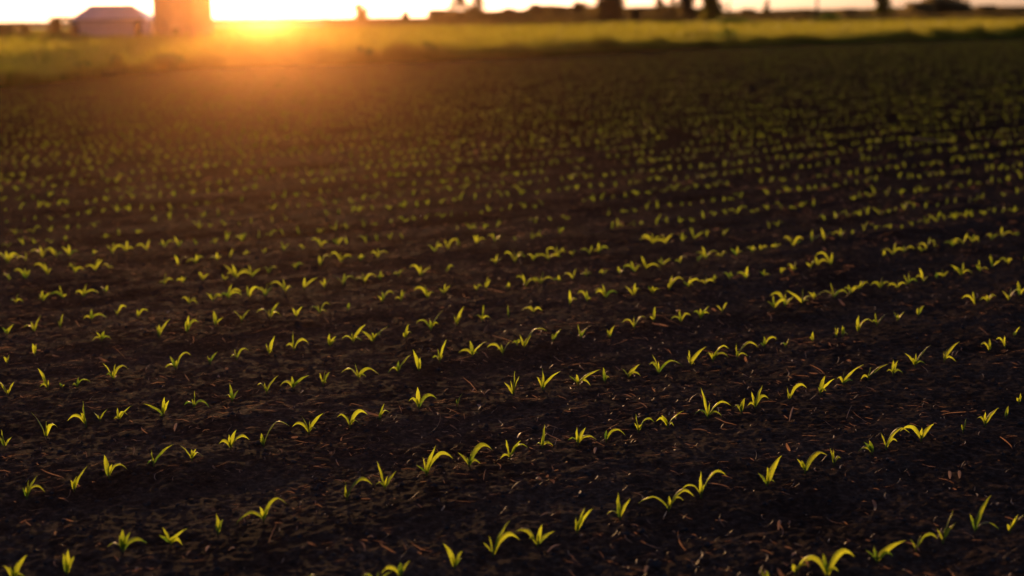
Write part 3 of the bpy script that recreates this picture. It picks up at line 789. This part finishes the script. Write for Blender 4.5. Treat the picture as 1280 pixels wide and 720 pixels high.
def chip(px, py, L_, W_, ang_, lift, label):
    x, y = ground(px, py); z = float(height(x, y)); V = []; Fc = []
    for i_ in range(9):
        t_ = i_/8; w = W_*math.sin(math.pi*(.06+.88*t_))**.7
        for j in range(5):
            f = j/2-1; V.append(((t_-.5)*L_, f*w*.5, .004+lift*L_*t_+.35*w*f*f+.12*L_*math.sin(math.pi*t_)))
    for i_ in range(8):
        for j in range(4): a_ = i_*5+j; Fc.append((a_, a_+1, a_+6, a_+5))
    o = obj('dry_husk', fastmesh('dry_husk', V, Fc, M['chip']), None, (x, y, z+.006)); o.rotation_euler = (0, 0, math.radians(ang_)); tag(o, label, 'husk')
for a_ in ((463, 677, .024, .010, -35, .3, 'pale oval husk flake on the soil left of the bottom centre seedlings'),
    (692, 690, .055, .007, 38, .25, 'pale stick-like husk lying below the bottom centre seedlings'),
    (727, 673, .010, .008, 10, .6, 'tiny bright husk crumb under the leaning bottom centre seedling'),
    (808, 718, .022, .012, 60, .8, 'orange lit husk standing at the bottom edge beside the dark clod'),
    (236, 699, .016, .012, 20, .9, 'round glowing husk left of two others at lower left'),
    (260, 693, .016, .012, 50, .8, 'round glowing husk in the middle of three at lower left'),
    (290, 695, .020, .010, 0, .4, 'grey husk, rightmost of three at lower left'),
    (70, 672, .030, .010, -60, .8, 'upright pale husk at far lower left'),
    (1187, 597, .020, .012, 80, 1.2, 'left one of two glowing husks near the right edge'),
    (1199, 597, .020, .012, 80, 1.2, 'right one of two glowing husks near the right edge'),
    (992, 698, .013, .011, 10, .7, 'small white husk crumb left of the bottom right seedlings'),
    (974, 656, .028, .012, 70, .9, 'pale folded husk on the soil at lower right'),
    (744, 568, .022, .012, 70, .8, 'bright little husk on the soil right of centre'),
    (220, 541, .024, .013, 75, 1.2, 'glowing upright husk in the row gap at left'),
    (989, 525, .050, .008, 60, 1.0, 'tall thin glowing husk in the row gap right of centre'),
    (610, 495, .026, .012, 20, .6, 'orange husk beside the single-leaf seedling at centre'),
    (592, 492, .012, .011, 20, .9, 'tiny shining husk crumb at centre'),
    (558, 491, .026, .010, -50, .7, 'slanting orange husk left of centre behind the tall seedling'),
    (683, 650, .050, .008, 14, .2, 'long pale husk resting behind the bottom centre seedling')): chip(*a_)
# fallen stalk at right
x0, y0 = ground(1160, 180); mb = MB()
mb.tube([(-.24, 0, .05), (-.12, .02, .055), (0, .0, .03), (.12, -.02, .02), (.24, 0, .01)], [.004, .007, .008, .007, .004], 8)
o = obj('dry_stalk', mb.mesh('dry_stalk', M['chip'], True), None, (x0, y0, float(height(x0, y0))+.02)); tag(o, 'thin curved reddish dry stalk lying across the rows at right', 'stalk')
# insect in the air
ix, iy = far(526, 6.2), 6.1; iz = H-(269-hor(526))/F*6.1
t = thing('flying_insect', (ix, iy, iz), 'tiny orange lit insect flying above the rows left of centre', 'insect')
mb = MB(); mb.tube([(-.006, 0, 0), (-.003, 0, .0005), (.001, 0, 0), (.005, 0, -.001)], [.0006, .0017, .0019, .0008], 8); obj('body', mb.mesh('body', solid_mat('insect_body', (.25, .12, .04), (.4, .2, .06), 200, .3), True), t)
for s_ in (-1, 1):
    mb = MB(); mb.poly([(-.001, 0, .001), (.003, s_*.003, .005), (.001, s_*.006, .010), (-.003, s_*.005, .009), (-.004, s_*.002, .004)]); obj('wing', mb.mesh('wing', M['chip']), t)

# ---------------------------------------------------------------- haze added to imitate lens glare
m = bpy.data.materials.new('glare_haze'); m.use_nodes = True; nt = m.node_tree; nt.nodes.clear()
out = nt.nodes.new('ShaderNodeOutputMaterial'); vs = nt.nodes.new('ShaderNodeVolumeScatter')
vs.inputs['Color'].default_value = HAZE_C; vs.inputs['Density'].default_value = HAZE; vs.inputs['Anisotropy'].default_value = HAZE_G
tc = nt.nodes.new('ShaderNodeTexCoord'); sp = nt.nodes.new('ShaderNodeSeparateXYZ'); nt.links.new(tc.outputs['Object'], sp.inputs[0])
def mth(op, a, b=None):
    q = N(nt, 'ShaderNodeMath', operation=op)
    for i_, v in enumerate((a, b)):
        if v is None: continue
        if isinstance(v, (int, float)): q.inputs[i_].default_value = v
        else: nt.links.new(v, q.inputs[i_])
    return q.outputs[0]
xx = mth('DIVIDE', sp.outputs['X'], HAZE_W); g_ = mth('EXPONENT', mth('MULTIPLY', mth('MULTIPLY', xx, xx), -1.0))  # haze thickened along the sun line to draw the glare streak
nt.links.new(mth('MULTIPLY', mth('ADD', g_, 0.07), HAZE), vs.inputs['Density'])
nt.links.new(vs.outputs[0], out.inputs['Volume'])
mb = MB(); mb.box((0, 78, 9.4), (10, 92, 9.6)); hz = tag(obj('haze', mb.mesh('haze', m)), 'warm haze strip added to imitate the lens glare around the sun', 'haze', kind='structure')
hz.rotation_euler = (0, 0, -SUN_AZ)

# ---------------------------------------------------------------- light
sd = Vector((math.sin(SUN_AZ)*math.cos(SUN_EL), math.cos(SUN_AZ)*math.cos(SUN_EL), math.sin(SUN_EL)))
l = bpy.data.lights.new('sun', 'SUN'); l.energy = SUN_E; l.angle = math.radians(0.5); l.color = SUN_C
lo = bpy.data.objects.new('sun', l); lo.rotation_euler = sd.to_track_quat('Z', 'Y').to_euler(); lo.location = sd*50; link(lo)
w = bpy.data.worlds.new('World'); S.world = w; w.use_nodes = True; nt = w.node_tree; nt.nodes.clear()
out = nt.nodes.new('ShaderNodeOutputWorld'); bg = nt.nodes.new('ShaderNodeBackground'); sk = nt.nodes.new('ShaderNodeTexSky')
sk.sky_type = 'NISHITA'; sk.sun_disc = False; sk.sun_elevation = SUN_EL; sk.sun_rotation = SUN_AZ
sk.air_density = AIR; sk.dust_density = DUST; sk.ozone_density = OZ; sk.altitude = 0
bg.inputs['Strength'].default_value = SKY
tn = N(nt, 'ShaderNodeMix', data_type='RGBA', blend_type='MULTIPLY'); tn.inputs[0].default_value = 1; tn.inputs[7].default_value = SKYT; nt.links.new(sk.outputs[0], tn.inputs[6]); nt.links.new(tn.outputs[2], bg.inputs[0]); nt.links.new(bg.outputs[0], out.inputs['Surface'])
S.view_settings.view_transform = 'Standard'; S.view_settings.look = 'None'; S.view_settings.exposure = 0; S.view_settings.gamma = 1
cy = S.cycles; cy.max_bounces = 6; cy.diffuse_bounces = 3; cy.glossy_bounces = 2; cy.transmission_bounces = 3; cy.volume_bounces = 0; cy.transparent_max_bounces = 8
cy.sample_clamp_indirect = 4; cy.use_denoising = True
